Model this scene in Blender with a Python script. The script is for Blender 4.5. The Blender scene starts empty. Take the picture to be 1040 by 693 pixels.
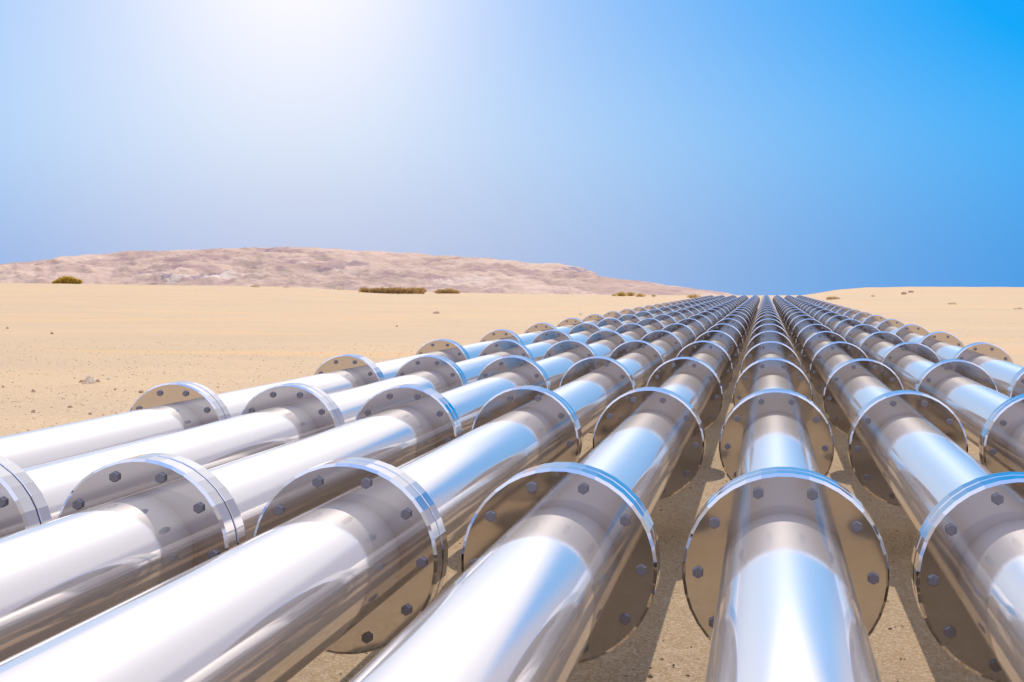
import bpy, bmesh, math, random
import numpy as np
from mathutils import noise, Vector
R = math.radians
random.seed(7); rng = np.random.default_rng(11)
S = 1.5                                    # metres between neighbouring pipelines
F, CX, CY = 1444.2, 520.0, 346.5           # how the photograph was taken (1040 px frame): 50 mm lens
PITCH, YAW = 0.0385, 0.1762
HZ = CY - F*math.tan(PITCH)                # level line in the frame
PX0, Y1, DJ = 0.0913, 6.2692, 5.0          # first pipeline, first joint, joint spacing (in units of S)
AXIS, GROUND = -1.2577, -2.02              # pipe axis and ground below the camera
RF, RB, RP, TF = 0.438, 0.3754, 0.2711, 0.25
NPIPE, KMIN, KMAX = range(-5, 4), -1, 25

sc = bpy.context.scene
col = sc.collection

# ------------------------------------------------------------------ helpers
def azimuth(px):                            # compass angle from the run of the pipes, right positive
    return math.atan((px - CX)/F) - YAW
def tag(o, label=None, cat=None, group=None, kind=None):
    if label: o['label'] = label
    if cat: o['category'] = cat
    if group: o['group'] = group
    if kind: o['kind'] = kind
    return o
def link(name, me, parent=None, loc=(0, 0, 0)):
    o = bpy.data.objects.new(name, me); col.objects.link(o)
    o.location = loc
    if parent is not None: o.parent = parent
    return o
def mesh(name, verts, faces, mat, smooth=False):
    me = bpy.data.meshes.new(name)
    me.from_pydata([tuple(map(float, v)) for v in verts], [], faces); me.update()
    me.materials.append(mat)
    if smooth: me.polygons.foreach_set('use_smooth', [True]*len(me.polygons))
    return me
def np_mesh(name, verts, quads, mat, smooth=True):
    me = bpy.data.meshes.new(name)
    verts = np.asarray(verts, np.float32); quads = np.asarray(quads, np.int32)
    n = quads.shape[1]
    me.vertices.add(len(verts)); me.vertices.foreach_set('co', verts.ravel())
    me.loops.add(quads.size); me.loops.foreach_set('vertex_index', quads.ravel())
    me.polygons.add(len(quads)); me.polygons.foreach_set('loop_start', np.arange(0, quads.size, n, dtype=np.int32))
    me.polygons.foreach_set('use_smooth', [smooth]*len(quads))
    me.update(calc_edges=True); me.validate(); me.materials.append(mat)
    return me

class G:
    """tiny node graph helper"""
    def __init__(s, tree): s.t = tree; tree.nodes.clear()
    def n(s, typ, **kw):
        nd = s.t.nodes.new(typ)
        for k, v in kw.items():
            if k.startswith('i_'):
                key = k[2:]; nd.inputs[int(key) if key.isdigit() else key].default_value = v
            else: setattr(nd, k, v)
        return nd
    def l(s, a, b): s.t.links.new(a, b)
    def val(s, x, sock):
        if isinstance(x, (int, float)): sock.default_value = x
        else: s.l(x, sock)
    def m(s, op, a, b=0.0, c=0.0, clamp=False):
        nd = s.n('ShaderNodeMath', operation=op, use_clamp=clamp)
        s.val(a, nd.inputs[0]); s.val(b, nd.inputs[1]); s.val(c, nd.inputs[2])
        return nd.outputs[0]
    def mix(s, fac, a, b, mode='MIX'):
        nd = s.n('ShaderNodeMix', data_type='RGBA', blend_type=mode)
        s.val(fac, nd.inputs[0])
        for v, k in ((a, 6), (b, 7)):
            if isinstance(v, tuple): nd.inputs[k].default_value = (*v, 1)
            else: s.l(v, nd.inputs[k])
        return nd.outputs[2]
    def ss(s, x, a, b):
        nd = s.n('ShaderNodeMapRange', interpolation_type='SMOOTHSTEP')
        s.l(x, nd.inputs[0]); nd.inputs[1].default_value = a; nd.inputs[2].default_value = b
        return nd.outputs[0]
    def noise(s, vec, scale, detail=4, rough=.55, dist=0.0):
        nd = s.n('ShaderNodeTexNoise'); s.l(vec, nd.inputs['Vector'])
        nd.inputs['Scale'].default_value = scale; nd.inputs['Detail'].default_value = detail
        nd.inputs['Roughness'].default_value = rough; nd.inputs['Distortion'].default_value = dist
        return nd.outputs[0]
    def scalevec(s, vec, xyz):
        nd = s.n('ShaderNodeMapping'); s.l(vec, nd.inputs[0]); nd.inputs['Scale'].default_value = xyz
        return nd.outputs[0]

def material(name, build):
    m = bpy.data.materials.new(name); m.use_nodes = True
    g = G(m.node_tree); out = g.n('ShaderNodeOutputMaterial'); p = g.n('ShaderNodeBsdfPrincipled')
    g.l(p.outputs[0], out.inputs[0]); build(g, p)
    return m

# ------------------------------------------------------------------ materials
def chrome(tint, rough, metallic, streak=.03):
    def f(g, p):
        tc = g.n('ShaderNodeTexCoord').outputs['Object']
        n1 = g.noise(g.scalevec(tc, (3, .8, 3)), 2.0, 3)
        p.inputs['Base Color'].default_value = (*tint, 1)
        p.inputs['Metallic'].default_value = metallic
        g.l(g.m('ADD', g.m('MULTIPLY', n1, streak), rough - streak/2), p.inputs['Roughness'])
    return f
def satin_pipe():
    """polished steel with a brushed, dusty share that scatters the light over the sky side"""
    m = bpy.data.materials.new('polished steel pipe'); m.use_nodes = True
    g = G(m.node_tree); out = g.n('ShaderNodeOutputMaterial'); p = g.n('ShaderNodeBsdfPrincipled')
    chrome((.76, .71, .68), .075, .72, .02)(g, p)
    q = g.n('ShaderNodeBsdfPrincipled'); chrome((.84, .76, .71), .48, 1.0, .06)(g, q)
    mx = g.n('ShaderNodeMixShader'); mx.inputs[0].default_value = .08
    g.l(p.outputs[0], mx.inputs[1]); g.l(q.outputs[0], mx.inputs[2]); g.l(mx.outputs[0], out.inputs[0])
    return m
M_pipe = satin_pipe()
M_flange = material('polished steel flange', chrome((.60, .585, .60), .05, 1.0, .03))
M_gasket = material('dark gasket', lambda g, p: (setattr(p.inputs['Base Color'], 'default_value', (.22, .22, .34, 1)),
                                                setattr(p.inputs['Roughness'], 'default_value', .5)))
def bolt_f(g, p):
    p.inputs['Base Color'].default_value = (.25, .235, .27, 1); p.inputs['Metallic'].default_value = .35
    p.inputs['Roughness'].default_value = .45
M_bolt = material('grey bolt steel', bolt_f)
def weld_f(g, p):
    p.inputs['Base Color'].default_value = (.35, .34, .33, 1); p.inputs['Metallic'].default_value = .3; p.inputs['Roughness'].default_value = .6
M_support = material('galvanised support', weld_f)

def sand_f(g, p):
    tc = g.n('ShaderNodeTexCoord').outputs['Object']
    big = g.noise(g.scalevec(tc, (.05, .16, .1)), 1.0, 4, .6)
    streak = g.noise(g.scalevec(tc, (.018, .11, .1)), 1.0, 4, .6, .4)
    mid = g.noise(tc, 1.3, 5, .65); clod = g.noise(g.scalevec(tc, (1, .5, 1)), 6.5, 4, .75)
    fine = g.noise(tc, 26, 3, .7)
    grit = g.noise(tc, 75, 2, .6)
    c = g.mix(g.ss(big, .35, .65), (.55, .375, .20), (.48, .335, .20))
    c = g.mix(g.m('MULTIPLY', g.ss(streak, .54, .66), .7), c, (.64, .37, .15))
    c = g.mix(g.m('MULTIPLY', g.ss(mid, .35, .75), .25), c, (.50, .33, .18))
    c = g.mix(g.m('MULTIPLY', g.ss(fine, .52, .66), .70), c, (.36, .21, .10))
    c = g.mix(g.m('MULTIPLY', g.ss(fine, .50, .28), .40), c, (.74, .58, .40))
    c = g.mix(g.m('MULTIPLY', g.ss(grit, .56, .72), .45), c, (.33, .20, .11))
    c = g.mix(g.m('MULTIPLY', g.ss(clod, .54, .68), .45), c, (.44, .28, .15))
    c = g.mix(g.m('MULTIPLY', g.ss(clod, .46, .34), .35), c, (.72, .55, .36))
    vg = g.n('ShaderNodeTexVoronoi'); g.l(tc, vg.inputs['Vector']); vg.inputs['Scale'].default_value = 62.0
    sx = g.n('ShaderNodeSeparateColor'); g.l(vg.outputs['Color'], sx.inputs[0])
    c = g.mix(g.m('MULTIPLY', g.ss(sx.outputs[0], .66, .92), .62), c, (.40, .22, .09))
    c = g.mix(g.m('MULTIPLY', g.ss(sx.outputs[1], .68, 1.0), .5), c, (.80, .64, .44))
    g.l(c, p.inputs['Base Color']); p.inputs['Roughness'].default_value = .95
    p.inputs['Specular IOR Level'].default_value = .15
    h = g.m('ADD', g.m('MULTIPLY', mid, .05), g.m('ADD', g.m('MULTIPLY', fine, .02), g.m('ADD', g.m('MULTIPLY', grit, .004), g.m('MULTIPLY', sx.outputs[0], .006))))
    b = g.n('ShaderNodeBump'); b.inputs['Distance'].default_value = 1.0; b.inputs['Strength'].default_value = .55
    g.l(h, b.inputs['Height']); g.l(b.outputs[0], p.inputs['Normal'])
M_sand = material('desert sand', sand_f)

def hill_f(g, p):
    tc = g.n('ShaderNodeTexCoord').outputs['Object']
    a = g.noise(g.scalevec(tc, (.008, .004, .035)), 1.0, 4, .55, 1.0)
    b_ = g.noise(g.scalevec(tc, (.02, .008, .07)), 1.0, 6, .6, 1.2)
    c = g.mix(g.ss(a, .38, .62), (.58, .41, .30), (.44, .295, .23))
    c = g.mix(g.m('MULTIPLY', g.ss(b_, .52, .62), .75), c, (.39, .25, .225))
    c = g.mix(g.m('MULTIPLY', g.ss(b_, .46, .34), .45), c, (.66, .46, .36))
    o = g.noise(g.scalevec(tc, (.016, .009, .05)), 1.0, 4, .6, 1.2)
    c = g.mix(g.m('MULTIPLY', g.ss(o, .66, .72), .7), c, (.24, .16, .19))
    w = g.noise(g.scalevec(tc, (.014, .01, .03)), 1.0, 5, .7, .3)
    c = g.mix(g.m('MULTIPLY', g.ss(w, .67, .72), .6), c, (.74, .60, .47))
    def spot(px, d, z, rx, ry, rz):            # outcrop at a place on the hillside
        az = azimuth(px); vm = g.n('ShaderNodeVectorMath', operation='SUBTRACT'); g.l(tc, vm.inputs[0])
        vm.inputs[1].default_value = (d*math.sin(az)*S, d*math.cos(az)*S, z*S)
        dv = g.n('ShaderNodeVectorMath', operation='DIVIDE'); g.l(vm.outputs[0], dv.inputs[0]); dv.inputs[1].default_value = (rx*S, ry*S, rz*S)
        ln = g.n('ShaderNodeVectorMath', operation='LENGTH'); g.l(dv.outputs[0], ln.inputs[0])
        return g.ss(g.m('ADD', ln.outputs['Value'], g.m('MULTIPLY', g.m('SUBTRACT', fb0, .5), 2.4)), 1.1, .8)
    fb0 = g.noise(g.scalevec(tc, (.09, .03, .2)), 1.0, 5, .6, .6)
    c = g.mix(g.m('MULTIPLY', spot(205, 850, 5.5, 10, 90, 4), .38), c, (.82, .70, .56))
    c = g.mix(g.m('MULTIPLY', spot(187, 850, 6.5, 5, 90, 2.5), .8), c, (.26, .19, .22))
    c = g.mix(g.m('MULTIPLY', spot(355, 945, 13.7, 10, 110, 5), .7), c, (.27, .18, .19))
    c = g.mix(g.m('MULTIPLY', spot(598, 1250, 12, 16, 160, 5), .75), c, (.22, .17, .24))
    c = g.mix(g.m('MULTIPLY', spot(475, 830, 2.5, 14, 90, 4), .28), c, (.78, .62, .50))
    g.l(c, p.inputs['Base Color']); p.inputs['Roughness'].default_value = 1
    p.inputs['Specular IOR Level'].default_value = .05
    b = g.n('ShaderNodeBump'); b.inputs['Distance'].default_value = 9; b.inputs['Strength'].default_value = .5
    fb = g.noise(g.scalevec(tc, (.06, .02, .15)), 1.0, 8, .62, 1.0)
    g.l(fb, b.inputs['Height']); g.l(b.outputs[0], p.inputs['Normal'])
M_hill = material('pink desert rock', hill_f)
def rock_mat(name, c1, c2):
    def f(g, p):
        tc = g.n('ShaderNodeTexCoord').outputs['Object']
        n = g.noise(tc, 9, 5, .6)
        g.l(g.mix(g.ss(n, .35, .65), c1, c2), p.inputs['Base Color']); p.inputs['Roughness'].default_value = .9
        b = g.n('ShaderNodeBump'); b.inputs['Distance'].default_value = .05; b.inputs['Strength'].default_value = .5
        g.l(n, b.inputs['Height']); g.l(b.outputs[0], p.inputs['Normal'])
    return material(name, f)
M_rock_pale = rock_mat('pale rock', (.88, .75, .60), (.70, .54, .40))
M_rock_brown = rock_mat('brown rock', (.46, .30, .18), (.58, .39, .24))
M_pebble = rock_mat('pebble', (.40, .24, .12), (.66, .46, .28))
def leaf_mat(name, c1, c2):
    def f(g, p):
        gi = g.n('ShaderNodeNewGeometry').outputs['Random Per Island']
        cc = g.mix(gi, c1, c2)
        g.l(cc, p.inputs['Base Color']); p.inputs['Roughness'].default_value = .8
        tr = g.n('ShaderNodeBsdfTranslucent'); g.l(cc, tr.inputs[0])
        mx = g.n('ShaderNodeMixShader'); mx.inputs[0].default_value = .5
        out = [n for n in g.t.nodes if n.type == 'OUTPUT_MATERIAL'][0]
        g.l(p.outputs[0], mx.inputs[1]); g.l(tr.outputs[0], mx.inputs[2]); g.l(mx.outputs[0], out.inputs[0])
    return material(name, f)
M_olive = leaf_mat('olive leaves', (.50, .34, .03), (.66, .44, .08))
M_dry = leaf_mat('dry twigs', (.48, .32, .18), (.66, .48, .30))
M_brownleaf = leaf_mat('brown green leaves', (.42, .25, .09), (.58, .38, .13))
M_branch = leaf_mat('brown branches', (.22, .14, .07), (.3, .2, .11))

# ------------------------------------------------------------------ camera
cam = bpy.data.cameras.new('camera'); cam.sensor_width = 36; cam.lens = F/1040*36
cam.clip_start = .05; cam.clip_end = 20000
co = bpy.data.objects.new('camera', cam); col.objects.link(co); sc.camera = co
co.location = (0, 0, 0); co.rotation_euler = (math.pi/2 - PITCH, 0, YAW)

def elevation(px, py):                      # angle above level of a point in the frame
    return (HZ - py)/math.hypot(F, px - CX)

# ------------------------------------------------------------------ ground
prof = [(-900, 288), (-300, 285), (0, 286.8), (120, 289), (200, 290.2), (300, 292), (350, 294.5), (400, 296.6), (500, 298.2),
        (640, 299.8), (740, 300.2), (815, 300), (832, 297.6), (850, 294.6), (880, 292.5), (960, 291.6), (1040, 291.9), (1400, 291), (1900, 291.5)]
paz = np.array([azimuth(a) for a, _ in prof]); pel = np.array([elevation(a, b) for a, b in prof])
DE = 324.0
def smooth(t): t = np.clip(t, 0, 1); return t*t*(3 - 2*t)
def fnoise(x, y, s, seed=0.0, octv=4):
    return noise.fractal(Vector((x*s + seed, y*s - seed, seed*.37)), 1.0, 2.0, octv)
def ground_z(x, y):                         # in units of S
    d = math.hypot(x, y); az = math.atan2(x, y)
    el = float(np.interp(az, paz, pel, left=-.0008, right=-.0008))
    ze = DE*math.tan(el)
    if d <= DE: z = GROUND + (ze - GROUND)*float(smooth((d - 70)/(DE - 70)))
    else: z = d*math.tan(el) - .0045*(d - DE)
    away = float(smooth((max(abs(x + 1) - 7, 0))/25))*float(smooth((d - 18)/60))
    z += away*(.22*fnoise(x, y, .03, 3.1) + .05*fnoise(x, y, .16, 8.2))
    return z
rad = np.concatenate([[0.0], np.geomspace(1.0, 324, 150), np.geomspace(326, 3200, 40)])
azs = np.concatenate([np.linspace(-math.pi, -.62, 90, endpoint=False), np.linspace(-.62, .32, 420, endpoint=False), np.linspace(.32, math.pi, 90, endpoint=False)])
vs = []
for r_ in rad:
    for a in azs:
        x, y = r_*math.sin(a), r_*math.cos(a); vs.append((x*S, y*S, ground_z(x, y)*S))
na = len(azs); ii, jj = np.meshgrid(np.arange(len(rad) - 1), np.arange(na), indexing='ij')
q = np.stack([ii*na + jj, ii*na + (jj + 1) % na, (ii + 1)*na + (jj + 1) % na, (ii + 1)*na + jj], -1).reshape(-1, 4)[:, ::-1]
tag(link('ground', np_mesh('ground', vs, q, M_sand)), kind='structure')

# ------------------------------------------------------------------ hills
hp = [(-330, 280), (-200, 275), (0, 267.5), (60, 261.5), (120, 256.5), (200, 253), (290, 251), (340, 252), (400, 256), (450, 260), (500, 263), (560, 268),
      (588, 272), (600, 276), (612, 281.5), (640, 284), (680, 290), (715, 293.5), (738, 297), (748, 300), (765, 306)]
haz = np.array([azimuth(a) for a, _ in hp]); hel = np.array([elevation(a, b) for a, b in hp])
D1, D2, D3 = 620., 1250., 1700.
nA, nD = 1000, 230
hv = []
for d in np.linspace(D1, D3, nD):
    t = (d - D1)/(D2 - D1)
    for az in np.linspace(haz[0], haz[-1], nA):
        x, y = d*math.sin(az), d*math.cos(az)
        w = 18*fnoise(x, y, .006, 5.); 
        rid = 1 - abs(fnoise(x + w + y*.4, (y + w)*.8, .0100, 2.2, 5))*1.9
        rid2 = 1 - abs(fnoise(x - w + y*.5, y*.9, .027, 9.2, 4))*1.8
        rid3 = 1 - abs(fnoise(x + w + y*.6, y*.9, .07, 4.7, 3))*1.8
        crest = D2*math.tan(float(np.interp(az, haz, hel)))
        low = -7.5
        if t <= 1: base = low + (crest - low)*(float(smooth(t))*.55 + .45*t)
        else: base = crest - (d - D2)*.09
        hgt = max(crest + 9, 1)
        amp = min(1, t*4 + .15)*min(1.0, hgt/28 + .05)*(1 if t < 1 else .6)
        fade = 1 - .72*float(smooth((t - .72)/.25))
        z = base + amp*fade*(6.5*(rid - .62) + 2.6*(rid2 - .55) + .9*(rid3 - .55)) - (0 if t < .9 else 1.2*amp)
        hv.append((x*S, y*S, z*S))
ii, jj = np.meshgrid(np.arange(nD - 1), np.arange(nA - 1), indexing='ij')
q = np.stack([ii*nA + jj, ii*nA + jj + 1, (ii + 1)*nA + jj + 1, (ii + 1)*nA + jj], -1).reshape(-1, 4)[:, ::-1]
tag(link('hills', np_mesh('hills', hv, q, M_hill)), kind='structure')

# ------------------------------------------------------------------ pipelines
def revolve(profile, n, mat, smooth_=False, flat_cols=None):
    """profile: (radius, y) list revolved about the Y axis; closed ring section"""
    v, f = [], []; m = len(profile)
    for i in range(n):
        a = 2*math.pi*(i + .5)/n
        for r_, y in profile: v.append((r_*math.sin(a)*S, y*S, r_*math.cos(a)*S))
    for i in range(n):
        j = (i + 1) % n
        for k in range(m):
            l = (k + 1) % m
            f.append((i*m + k, i*m + l, j*m + l, j*m + k))
    me = mesh('part', v, f, mat, smooth_)
    bm = bmesh.new(); bm.from_mesh(me); bmesh.ops.recalc_face_normals(bm, faces=bm.faces); bm.to_mesh(me); bm.free()
    return me
rin = RP - .02
NF = 40
me_front = revolve([(rin, 0), (RF - .007, 0), (RF + .007, .0135), (RF + .007, .117), (RF + .004, .120), (rin, .120)], NF, M_flange)
me_rear = revolve([(rin, 0), (RF + .003, 0), (RF + .007, .004), (RF + .007, .1), (RF - .005, .112), (rin, .112)], NF, M_flange)
me_gask = revolve([(rin, 0), (RF - .006, 0), (RF - .006, .021), (rin, .021)], NF, M_gasket)
def pipe_mesh(length):
    n = 96; v, f = [], []
    segs = max(2, int(length))
    for k in range(segs + 1):
        for i in range(n):
            a = 2*math.pi*i/n; v.append((RP*math.sin(a)*S, length*k/segs*S, RP*math.cos(a)*S))
    for k in range(segs):
        for i in range(n):
            j = (i + 1) % n; f.append((k*n + i, k*n + j, (k + 1)*n + j, (k + 1)*n + i))
    return mesh('pipe_section', v, f, M_pipe, True)
me_pipe = pipe_mesh(DJ - TF + .01)
me_tail = pipe_mesh(9.0)
def bolt_geo(cx, cy, cz, v, f):
    """hexagonal head before the front face, round nut dome behind the rear face"""
    def ring(r_, y, n, off=0.):
        b = len(v)
        for i in range(n):
            a = 2*math.pi*(i + off)/n; v.append(((cx + r_*math.sin(a))*S, (cy + y)*S, (cz + r_*math.cos(a))*S))
        return b
    def loft(a, b, n):
        for i in range(n):
            j = (i + 1) % n; f.append((a + i, a + j, b + j, b + i))
    a = ring(.026, .004, 6); b = ring(.026, -.0165, 6); c = ring(.023, -.0195, 6)
    loft(b, a, 6); loft(c, b, 6); f.append(tuple(c + i for i in range(6))[::-1])
    a = ring(.012, .0, 8); b = ring(.012, TF, 8); loft(a, b, 8)
    a = ring(.027, TF - .004, 6, .5); b = ring(.027, TF + .018, 6, .5); loft(a, b, 6); f.append(tuple(b + i for i in range(6)))
    a = ring(.014, TF + .017, 10); b = ring(.014, TF + .034, 10); c = ring(.008, TF + .040, 10)
    loft(a, b, 10); loft(b, c, 10); f.append(tuple(c + i for i in range(10)))
v, f = [], []; bolt_geo(0, 0, 0, v, f); me_bolt = mesh('bolt', v, f, M_bolt)
BA = [R(18 + 36*i) for i in range(10)]

def support_mesh():                         # low steel trestle: base plate, two raking legs, curved cradle
    bm = bmesh.new()
    def box(x0, x1, y0, y1, z0, z1, xt=0):
        vv = [bm.verts.new(((x + (xt if z == z1 else 0))*S, y*S, z*S)) for z in (z0, z1) for y in (y0, y1) for x in (x0, x1)]
        for q_ in ((0, 2, 3, 1), (4, 5, 7, 6), (0, 1, 5, 4), (2, 6, 7, 3), (0, 4, 6, 2), (1, 3, 7, 5)): bm.faces.new([vv[i] for i in q_])
    h = AXIS - GROUND
    box(-.16, .16, -.05, .05, 0.001, .03)
    box(-.13, -.09, -.03, .03, .031, h - RP + .01, .03); box(.09, .13, -.03, .03, .031, h - RP + .01, -.03)
    n = 10
    for i in range(n):
        a0, a1 = R(-42 + 84*i/n), R(-42 + 84*(i + 1)/n)
        vv = []
        for rr in (RP + .001, RP + .022):
            for y in (-.045, .045):
                for a in (a0, a1): vv.append(bm.verts.new((rr*math.sin(a)*S, y*S, (h - rr*math.cos(a))*S)))
        for q_ in ((0, 1, 3, 2), (4, 6, 7, 5), (0, 4, 5, 1), (2, 3, 7, 6), (0, 2, 6, 4), (1, 5, 7, 3)): bm.faces.new([vv[i] for i in q_])
    bmesh.ops.recalc_face_normals(bm, faces=bm.faces)
    me = bpy.data.meshes.new('support'); bm.to_mesh(me); bm.free(); me.materials.append(M_support); return me
me_support = support_mesh()
me_far = {}
def far_bolts(first):
    if first not in me_far:
        v, f = [], []
        for k in range(KMIN, KMAX + 1):
            if first <= k < first + 10: continue
            for a in BA: bolt_geo(RB*math.sin(a), DJ*k, RB*math.cos(a), v, f)
        me_far[first] = mesh('bolt', v, f, M_bolt)
    return me_far[first]
labels = {
 -5: 'outermost polished steel pipeline on the hill side, with open sand running along its far side',
 -4: 'second polished pipeline in from the open sand below the hills, counted from the left edge',
 -3: 'third polished pipeline from the left, its nearest flange standing near the left frame edge',
 -2: 'fourth polished pipeline from the left, its thick body running out of the bottom left corner',
 -1: 'fifth polished pipeline from the left, directly left of the one running straight at the viewer',
  0: 'polished pipeline running straight away in the middle, whose flanges look like upright full rings',
  1: 'polished pipeline directly right of the straight middle one, leaving by the bottom right corner',
  2: 'second polished pipeline in from the right-hand open sand, between the corner one and the outermost',
  3: 'outermost polished steel pipeline on the right, bordering the low pale dune'}
GP = 'parallel flanged pipelines crossing the desert'
h = AXIS - GROUND
for p in NPIPE:
    e = bpy.data.objects.new('pipeline', None); col.objects.link(e)
    e.location = ((PX0 + p)*S, Y1*S, GROUND*S); e.empty_display_size = .3
    tag(e, labels[p], 'pipeline', GP)
    first = 1 if p in (-5, -4, 2, 3) else 0
    for k in range(KMIN, KMAX + 1):
        y = DJ*k*S
        fr = link('flange', me_front, e, (0, y, h*S))
        link('gasket', me_gask, e, (0, y + .1165*S, h*S))
        link('flange', me_rear, e, (0, y + (TF - .112)*S, h*S))
        if k < KMAX: link('pipe_section', me_pipe, e, (0, y + (TF - .005)*S, h*S))
        if k >= 5 and k % 3 == 2 or k == KMIN: link('support', me_support, e, (0, y + 2.4*S if k > 0 else y - 1.5*S, 0))
        if first <= k < first + 10:
            for a in BA: link('bolt', me_bolt, fr, (RB*math.sin(a)*S, 0, RB*math.cos(a)*S))
    link('pipe_section', me_tail, e, (0, (DJ*KMIN - 9.0 + .005)*S, h*S))
    tag(link('bolt', far_bolts(first), e, (0, 0, h*S)), kind='stuff')

# ------------------------------------------------------------------ stones and shrubs
def on_ground(px, py):
    """where the sight line to that spot of the photograph meets the terrain (units of S)"""
    az = azimuth(px); el = elevation(px, py); d = 6.0
    while d < DE*.985:
        if ground_z(d*math.sin(az), d*math.cos(az))/d >= math.tan(el): break
        d *= 1.004
    return d*math.sin(az), d*math.cos(az), d
def rock_mesh(w, hh, mat, seed):
    bm = bmesh.new(); bmesh.ops.create_icosphere(bm, subdivisions=3, radius=1)
    for v_ in bm.verts:
        c = v_.co.copy(); n1 = noise.noise(c*1.1 + Vector((seed, 0, 0))); n2 = noise.noise(c*2.7 + Vector((0, seed, 0)))
        k = 1 + .35*n1 + .3*n2
        v_.co = Vector((c.x*k, c.y*k*.8, c.z*k))
        v_.co.z = max(v_.co.z, -.35)
        v_.co = Vector((v_.co.x*w/2, v_.co.y*w/2, (v_.co.z + .2)*hh/1.2))
    me = bpy.data.meshes.new('rock'); bm.to_mesh(me); bm.free(); me.materials.append(mat); return me
GR = 'loose rocks on the sand'
rocks = [  # px, py(base), width px, height px, material, label
 (90.5, 389.8, 11, 7, 1, 'largest pale rock on the left sand, in a cluster above the pipes'),
 (82, 388.5, 4.5, 2.2, 0, 'low brown stone touching the left side of the pale rock'),
 (98.5, 388.5, 5, 2.4, 0, 'low brown stone just right of the pale rock'),
 (109.5, 386, 3.5, 1.8, 1, 'small pale stone a little right of the rock cluster'),
 (52.5, 339.5, 3.2, 1.8, 0, 'dark stone alone on the smooth sand, right one of a distant pair on the left'),
 (7.5, 334, 2.6, 1.5, 0, 'dark stone alone on smooth sand by the left edge, left one of a distant pair'),
 (32.5, 419.5, 4, 2.2, 0, 'dark stone in gravelly sand near the lower left pipe, left of its companions'),
 (70, 414.5, 4.6, 2, 0, 'flat brown stone in the gravel below the pale rock'),
 (142.5, 399.5, 4.2, 2.6, 0, 'dark stone beside the left end of the outermost near flange'),
 (90.5, 421.3, 3.4, 2, 0, 'brown stone close above the outermost pipe, below the flat one'),
 (33, 398.5, 3.8, 2.4, 0, 'narrow brown stone in the gravel left of the pale rock'),
 (2, 394, 2.6, 1.8, 0, 'dark stone in the gravel at the left frame edge'),
 (116, 396.4, 3, 1.5, 0, 'small brown stone between the pale rock and the nearest left flange'),
 (589, 305, 0, 0, 0, ''),
 (443, 318.5, 7, 1.8, 0, 'thin dark stone lying beyond the left flanges in mid plain'),
 (589.5, 320, 3, 1.8, 1, 'small pale stone just above the far flange tops left of centre'),
 (403, 332, 2.6, 1.2, 0, 'small brown stone on bare sand above the left pipes, mid plain'),
 (918, 299, 6, 2, 0, 'brown outcrop on the right dune, lower left of two'),
 (925, 297.2, 5, 1.8, 0, 'brown outcrop on the right dune, upper right of two'),
 (956, 342, 3, 1.2, 0, 'small dark stone on the right sand beside the orange streak')]
for i, (px, py, w, hh, m_, lab) in enumerate(rocks):
    if not lab: continue
    x, y, d = on_ground(px, py)
    o = link('rock', rock_mesh(w/F*d*S, hh/F*d*S*1.15, (M_rock_brown, M_rock_pale)[m_], 3.7*i + 1), None, (x*S, y*S, ground_z(x, y)*S))
    o.rotation_euler.z = random.uniform(0, 3); tag(o, lab, 'rock', GR)

def bush(px, py, wpx, hpx, leafm, lab, dry=False, name='shrub', n=700):
    x, y, d = on_ground(px, py); w, hh = wpx/F*d, hpx/F*d*1.3
    e = bpy.data.objects.new(name, None); col.objects.link(e); e.location = (x*S, y*S, ground_z(x, y)*S)
    e.rotation_euler.z = -math.atan2(x, y)
    tag(e, lab, name, 'desert shrubs on the plain')
    nl = max(5, int(wpx/2.2))
    lumps = [(((i_ + .5)/nl - .5)*.88*w + rng.uniform(-.03, .03)*w, rng.uniform(-.3, .3)*min(w, 4*hh), rng.uniform(.45, .8)*hh, rng.uniform(.7, 1.0)) for i_ in range(nl)]
    V, Fc = [], []; BV, BF = [], []
    for cx, cy, cz, k in lumps:
        taper = math.sqrt(max(0.05, 1 - (2*cx/w)**2)) if wpx < 40 else .85
        for _ in range(max(10, n//len(lumps))):
            u = rng.normal(size=3); u /= np.linalg.norm(u); rr = rng.uniform(.35, 1)**.5
            c = np.array([cx, cy, 0]) + u*rr*np.array([.55*hh*k + .1*w/len(lumps), .55*hh*k, .5*hh*k])
            c[2] = abs(c[2] + .42*hh*k)*taper
            s = hh*rng.uniform(.05, .12); t1 = rng.normal(size=3); t1 /= np.linalg.norm(t1); t2 = np.cross(t1, rng.normal(size=3)); t2 /= np.linalg.norm(t2)
            b = len(V); V += [(c + s*t1)*S, (c + s*.6*t2)*S, (c - s*t1)*S, (c - s*.6*t2)*S]; Fc.append((b, b + 1, b + 2, b + 3))
        for _ in range(6 if not dry else 16):
            a = rng.uniform(0, 6.28); top = np.array([cx + math.cos(a)*hh*.4*k, cy + math.sin(a)*hh*.4*k, hh*rng.uniform(.7, 1.25 if dry else .95)*k*taper])
            bs = np.array([cx*.9, cy*.9, -.02*hh]); t = hh*.018
            b = len(BV)
            for pnt, r_ in ((bs, t), (top, t*.4)):
                for q_ in range(3): BV.append((pnt + r_*np.array([math.cos(q_*2.09), math.sin(q_*2.09), 0]))*S)
            for q_ in range(3): BF.append((b + q_, b + (q_ + 1) % 3, b + 3 + (q_ + 1) % 3, b + 3 + q_))
    link('foliage', mesh('foliage', V, Fc, leafm), e); link('branches', mesh('branches', BV, BF, M_dry if dry else M_branch), e)
bush(69, 287.8, 25, 7.6, M_olive, 'big rounded olive shrub standing alone at the far left below the hills', n=2600)
bush(259.5, 291.8, 9, 2.6, M_brownleaf, 'small brown shrub at the hill foot below the white cliff patch', n=300)
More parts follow.
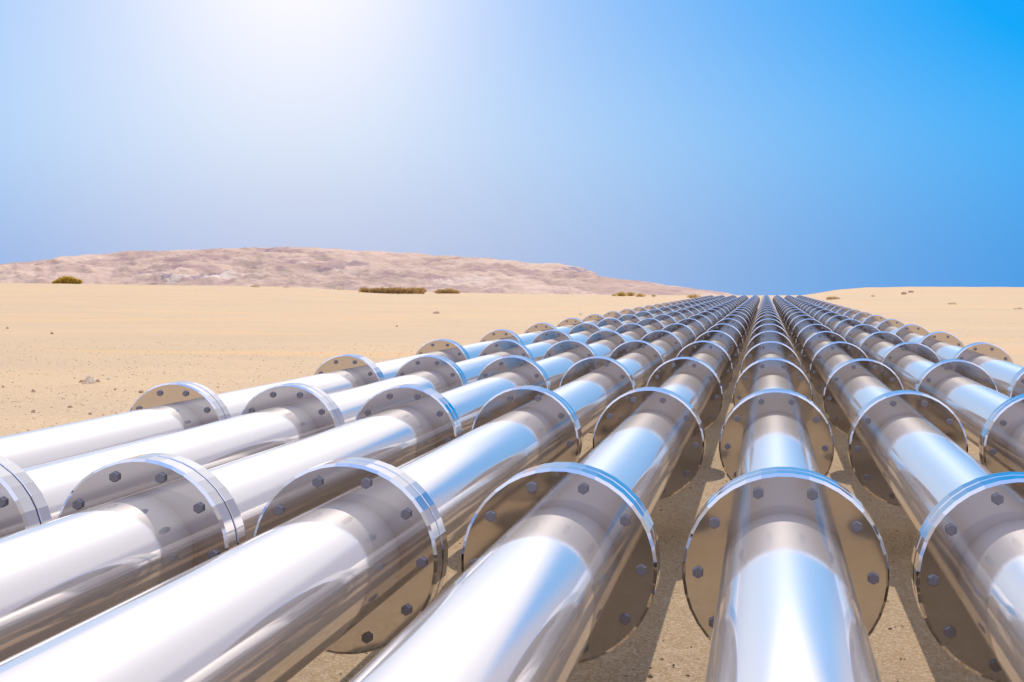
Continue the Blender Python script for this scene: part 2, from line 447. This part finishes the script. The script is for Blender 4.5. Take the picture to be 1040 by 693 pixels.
bush(291, 292.6, 7, 1.3, M_dry, 'tiny dry tuft just right of the small brown shrub under the hills', True, n=200)
bush(346, 294.5, 9, 1.5, M_dry, 'dry straw-coloured tuft left of the long thicket', True, n=200)
bush(398, 298.4, 74, 6.4, M_brownleaf, 'long low thicket with pale dry twigs sticking out of its top', True, 'thicket', n=6000)
bush(454, 298.4, 24, 5.2, M_brownleaf, 'dark brown shrub beside the right end of the long thicket', n=1800)
bush(623.5, 301, 4, 2.4, M_olive, 'tiny green shrub leftmost in the little row beyond the pipes', n=200)
bush(631, 301, 8, 4.4, M_olive, 'rounded green shrub, tallest on the left of the little row beyond the pipes', n=500)
bush(640.5, 300.9, 6.5, 4.2, M_olive, 'narrow green shrub in the middle of the little row beyond the pipes', n=500)
bush(650.5, 301.6, 8.5, 3.4, M_olive, 'low wide olive shrub on the right of the little row beyond the pipes', n=500)
bush(663.8, 301.6, 3.2, 2.6, M_brownleaf, 'single tiny brown shrub apart from the row, toward the pipelines', n=160)
bush(704.5, 302.8, 12, 3.8, M_olive, 'olive shrub partly behind the far left pipelines near where they vanish', n=600)
bush(845.5, 304.6, 15, 3.0, M_brownleaf, 'low dry scrub on the slope of the right dune close to the pipelines', True, n=600)
bush(886.5, 301.5, 4, 1.4, M_dry, 'tiny dry tuft on the right dune below its crest', True, n=120)
bush(967, 309.5, 9, 2.0, M_dry, 'pale dry tuft at the foot of the right dune', True, n=260)
bush(1034, 314.5, 10, 1.8, M_dry, 'pale dry tuft at the right frame edge', True, n=260)

# pebbles: uncountable, one object
base = np.array([(1, 0, 0), (-1, 0, 0), (0, 1, 0), (0, -1, 0), (0, 0, 1), (0, 0, -1)], float)
tri = np.array([(0, 2, 4), (2, 1, 4), (1, 3, 4), (3, 0, 4), (2, 0, 5), (1, 2, 5), (3, 1, 5), (0, 3, 5)])
PV, PF = [], []
def pebble(x, y, s):
    vv = base*rng.uniform(.55, 1.25, (6, 1))*np.array([s, s*rng.uniform(.6, 1), s*rng.uniform(.45, .8)])
    a = rng.uniform(0, 6.28); ca, sa = math.cos(a), math.sin(a)
    vv = np.stack([vv[:, 0]*ca - vv[:, 1]*sa, vv[:, 0]*sa + vv[:, 1]*ca, vv[:, 2]], 1)
    vv += np.array([x, y, ground_z(x, y) + s*.15])
    PF.append(tri + 6*len(PV)); PV.append(vv*S)
for _ in range(34000):
    y = 6 + 42*rng.random()**1.5; x = -5.6 - 22*rng.random()**1.3
    if fnoise(x, y, .35, 4.4, 3) + .1 < rng.uniform(-.6, .5): continue
    pebble(x, y, .006 + .022*rng.random()**4)
for _ in range(12000):
    pebble(rng.uniform(-5.4, 4), rng.uniform(5, 22), .004 + .014*rng.random()**4)
for _ in range(1500):
    pebble(rng.uniform(4, 30), 22 + 70*rng.random(), .008 + .03*rng.random()**5)
pm = np_mesh('pebbles', np.concatenate(PV), np.concatenate(PF), M_pebble, False)
tag(link('pebbles', pm), 'small brown and pale pebbles strewn over the sand', 'pebbles', kind='stuff')

# ------------------------------------------------------------------ sky and sun
SUN_EL, SUN_AZ, SKY_GAIN = 36.0, -2.7, .66
w = bpy.data.worlds.new('World'); sc.world = w; w.use_nodes = True
g = G(w.node_tree)
out = g.n('ShaderNodeOutputWorld')
sky = g.n('ShaderNodeTexSky'); sky.sky_type = 'NISHITA'; sky.sun_disc = False
sky.sun_elevation = R(SUN_EL); sky.sun_rotation = R(SUN_AZ); sky.dust_density = 2.0; sky.ozone_density = 2.0
bg1 = g.n('ShaderNodeBackground'); g.l(sky.outputs[0], bg1.inputs[0]); bg1.inputs[1].default_value = .05
tc = g.n('ShaderNodeTexCoord').outputs['Generated']
def dirv(az, el): return (math.sin(R(az))*math.cos(R(el)), math.cos(R(az))*math.cos(R(el)), math.sin(R(el)))
def ang(az, el):
    nd = g.n('ShaderNodeVectorMath', operation='DOT_PRODUCT'); g.l(tc, nd.inputs[0]); nd.inputs[1].default_value = dirv(az, el)
    return g.m('MULTIPLY', g.m('ARCCOSINE', g.m('MINIMUM', nd.outputs['Value'], 1.0)), 57.2958)
def lobe(az, el, sig, amp):
    a = g.m('DIVIDE', ang(az, el), sig)
    return g.m('MULTIPLY', g.m('POWER', 2.71828, g.m('MULTIPLY', g.m('MULTIPLY', a, a), -.5)), amp)
sep = g.n('ShaderNodeSeparateXYZ'); g.l(tc, sep.inputs[0])
el = g.m('MULTIPLY', g.m('ARCSINE', sep.outputs[2]), 57.2958)
# air: deep azure in view, greyer blue towards the horizon; pale dusty haze behind the viewer
def addc(c, fac, rgb):
    s_ = g.n('ShaderNodeVectorMath', operation='SCALE'); s_.inputs[0].default_value = rgb; g.l(fac, s_.inputs['Scale'])
    a_ = g.n('ShaderNodeVectorMath', operation='ADD'); g.l(c, a_.inputs[0]); g.l(s_.outputs[0], a_.inputs[1]); return a_.outputs[0]
comb = g.n('ShaderNodeCombineXYZ'); comb.inputs[0].default_value = .018; comb.inputs[1].default_value = .309; comb.inputs[2].default_value = .81
azure = addc(comb.outputs[0], g.ss(el, -1, 12.0), (-.098, .033, .165))
hump = g.m('MULTIPLY', g.ss(el, 0, 6), g.ss(el, 11.4, 5.5))
azure = addc(azure, hump, (.03, .065, .05))
for (a_, e_, s_, rgb) in ((-18.2, 14, 4.8, (.52, .34, .08)), (-18, 8, 11, (.448, .23, 0)), (-6, 2, 11, (.139, .088, -.018)), (-30, 12, 9, (.266, .168, 0))):
    azure = addc(azure, lobe(a_, e_, s_, 1.0), rgb)
azm = g.m('MULTIPLY', g.m('ARCTAN2', sep.outputs[0], sep.outputs[1]), 57.2958)
mx0 = g.n('ShaderNodeVectorMath', operation='MAXIMUM'); g.l(azure, mx0.inputs[0]); azure = mx0.outputs[0]
azure = g.mix(g.m('MULTIPLY', g.ss(azm, 10.5, 16), .92), azure, (.56, .53, .64))  # unseen sky right of view greyed to take blue off pipe reflections
azure = g.mix(g.m('MULTIPLY', g.ss(el, 11.4, 15.5), .96), azure, (.86, .87, .98))  # white veil added above the view to whiten the pipe reflections
azure = addc(azure, g.m('MULTIPLY', g.ss(el, 11.4, 15.5), lobe(-9, 23, 11, 1.0)), (.62, .58, .52))  # added bright core above the view, gives pipe crowns a white centre
azure = g.mix(g.ss(el, 33, 46), azure, (1.38, 1.52, 1.95))  # unseen high sky made brighter as added fill for the shade
azure = g.mix(g.ss(el, 60, 76), azure, (.60, .90, 1.7))
dusty = g.mix(g.ss(el, 3, 11), (.30, .24, .21), (.38, .35, .42))
dusty = g.mix(g.ss(el, 12, 20), dusty, (.76, .73, .76))
dusty = g.mix(g.ss(el, 26, 40), dusty, (1.2, 1.32, 1.75))  # high sky behind brightened as well, added fill for shaded ground
dusty = g.mix(g.ss(el, 60, 76), dusty, (.60, .90, 1.7))
front = g.ss(sep.outputs[1], -.15, .45)
c = g.mix(front, dusty, azure)
mx_ = g.n('ShaderNodeVectorMath', operation='MAXIMUM'); g.l(c, mx_.inputs[0]); c = mx_.outputs[0]
k_ = g.n('ShaderNodeVectorMath', operation='SCALE'); g.l(c, k_.inputs[0]); k_.inputs['Scale'].default_value = SKY_GAIN
bg2 = g.n('ShaderNodeBackground'); g.l(k_.outputs[0], bg2.inputs[0]); bg2.inputs[1].default_value = 1.0
ad = g.n('ShaderNodeMixShader'); ad.inputs[0].default_value = .99
g.l(bg1.outputs[0], ad.inputs[1]); g.l(bg2.outputs[0], ad.inputs[2]); g.l(ad.outputs[0], out.inputs[0])
sl = bpy.data.lights.new('sun', 'SUN'); sl.energy = 2.15; sl.angle = R(.5); sl.color = (1, .95, .86)
so = bpy.data.objects.new('sun', sl); col.objects.link(so)
so.rotation_euler = Vector(dirv(SUN_AZ, SUN_EL)).to_track_quat('Z', 'Y').to_euler(); so.location = (0, 20, 20)

# ------------------------------------------------------------------ render
sc.view_settings.view_transform = 'Standard'; sc.view_settings.look = 'None'
sc.view_settings.gamma = 1; sc.view_settings.exposure = .6
sc.cycles.max_bounces = 12; sc.cycles.glossy_bounces = 10; sc.cycles.diffuse_bounces = 3
sc.cycles.sample_clamp_indirect = 6; sc.cycles.caustics_reflective = False
sc.cycles.use_denoising = True
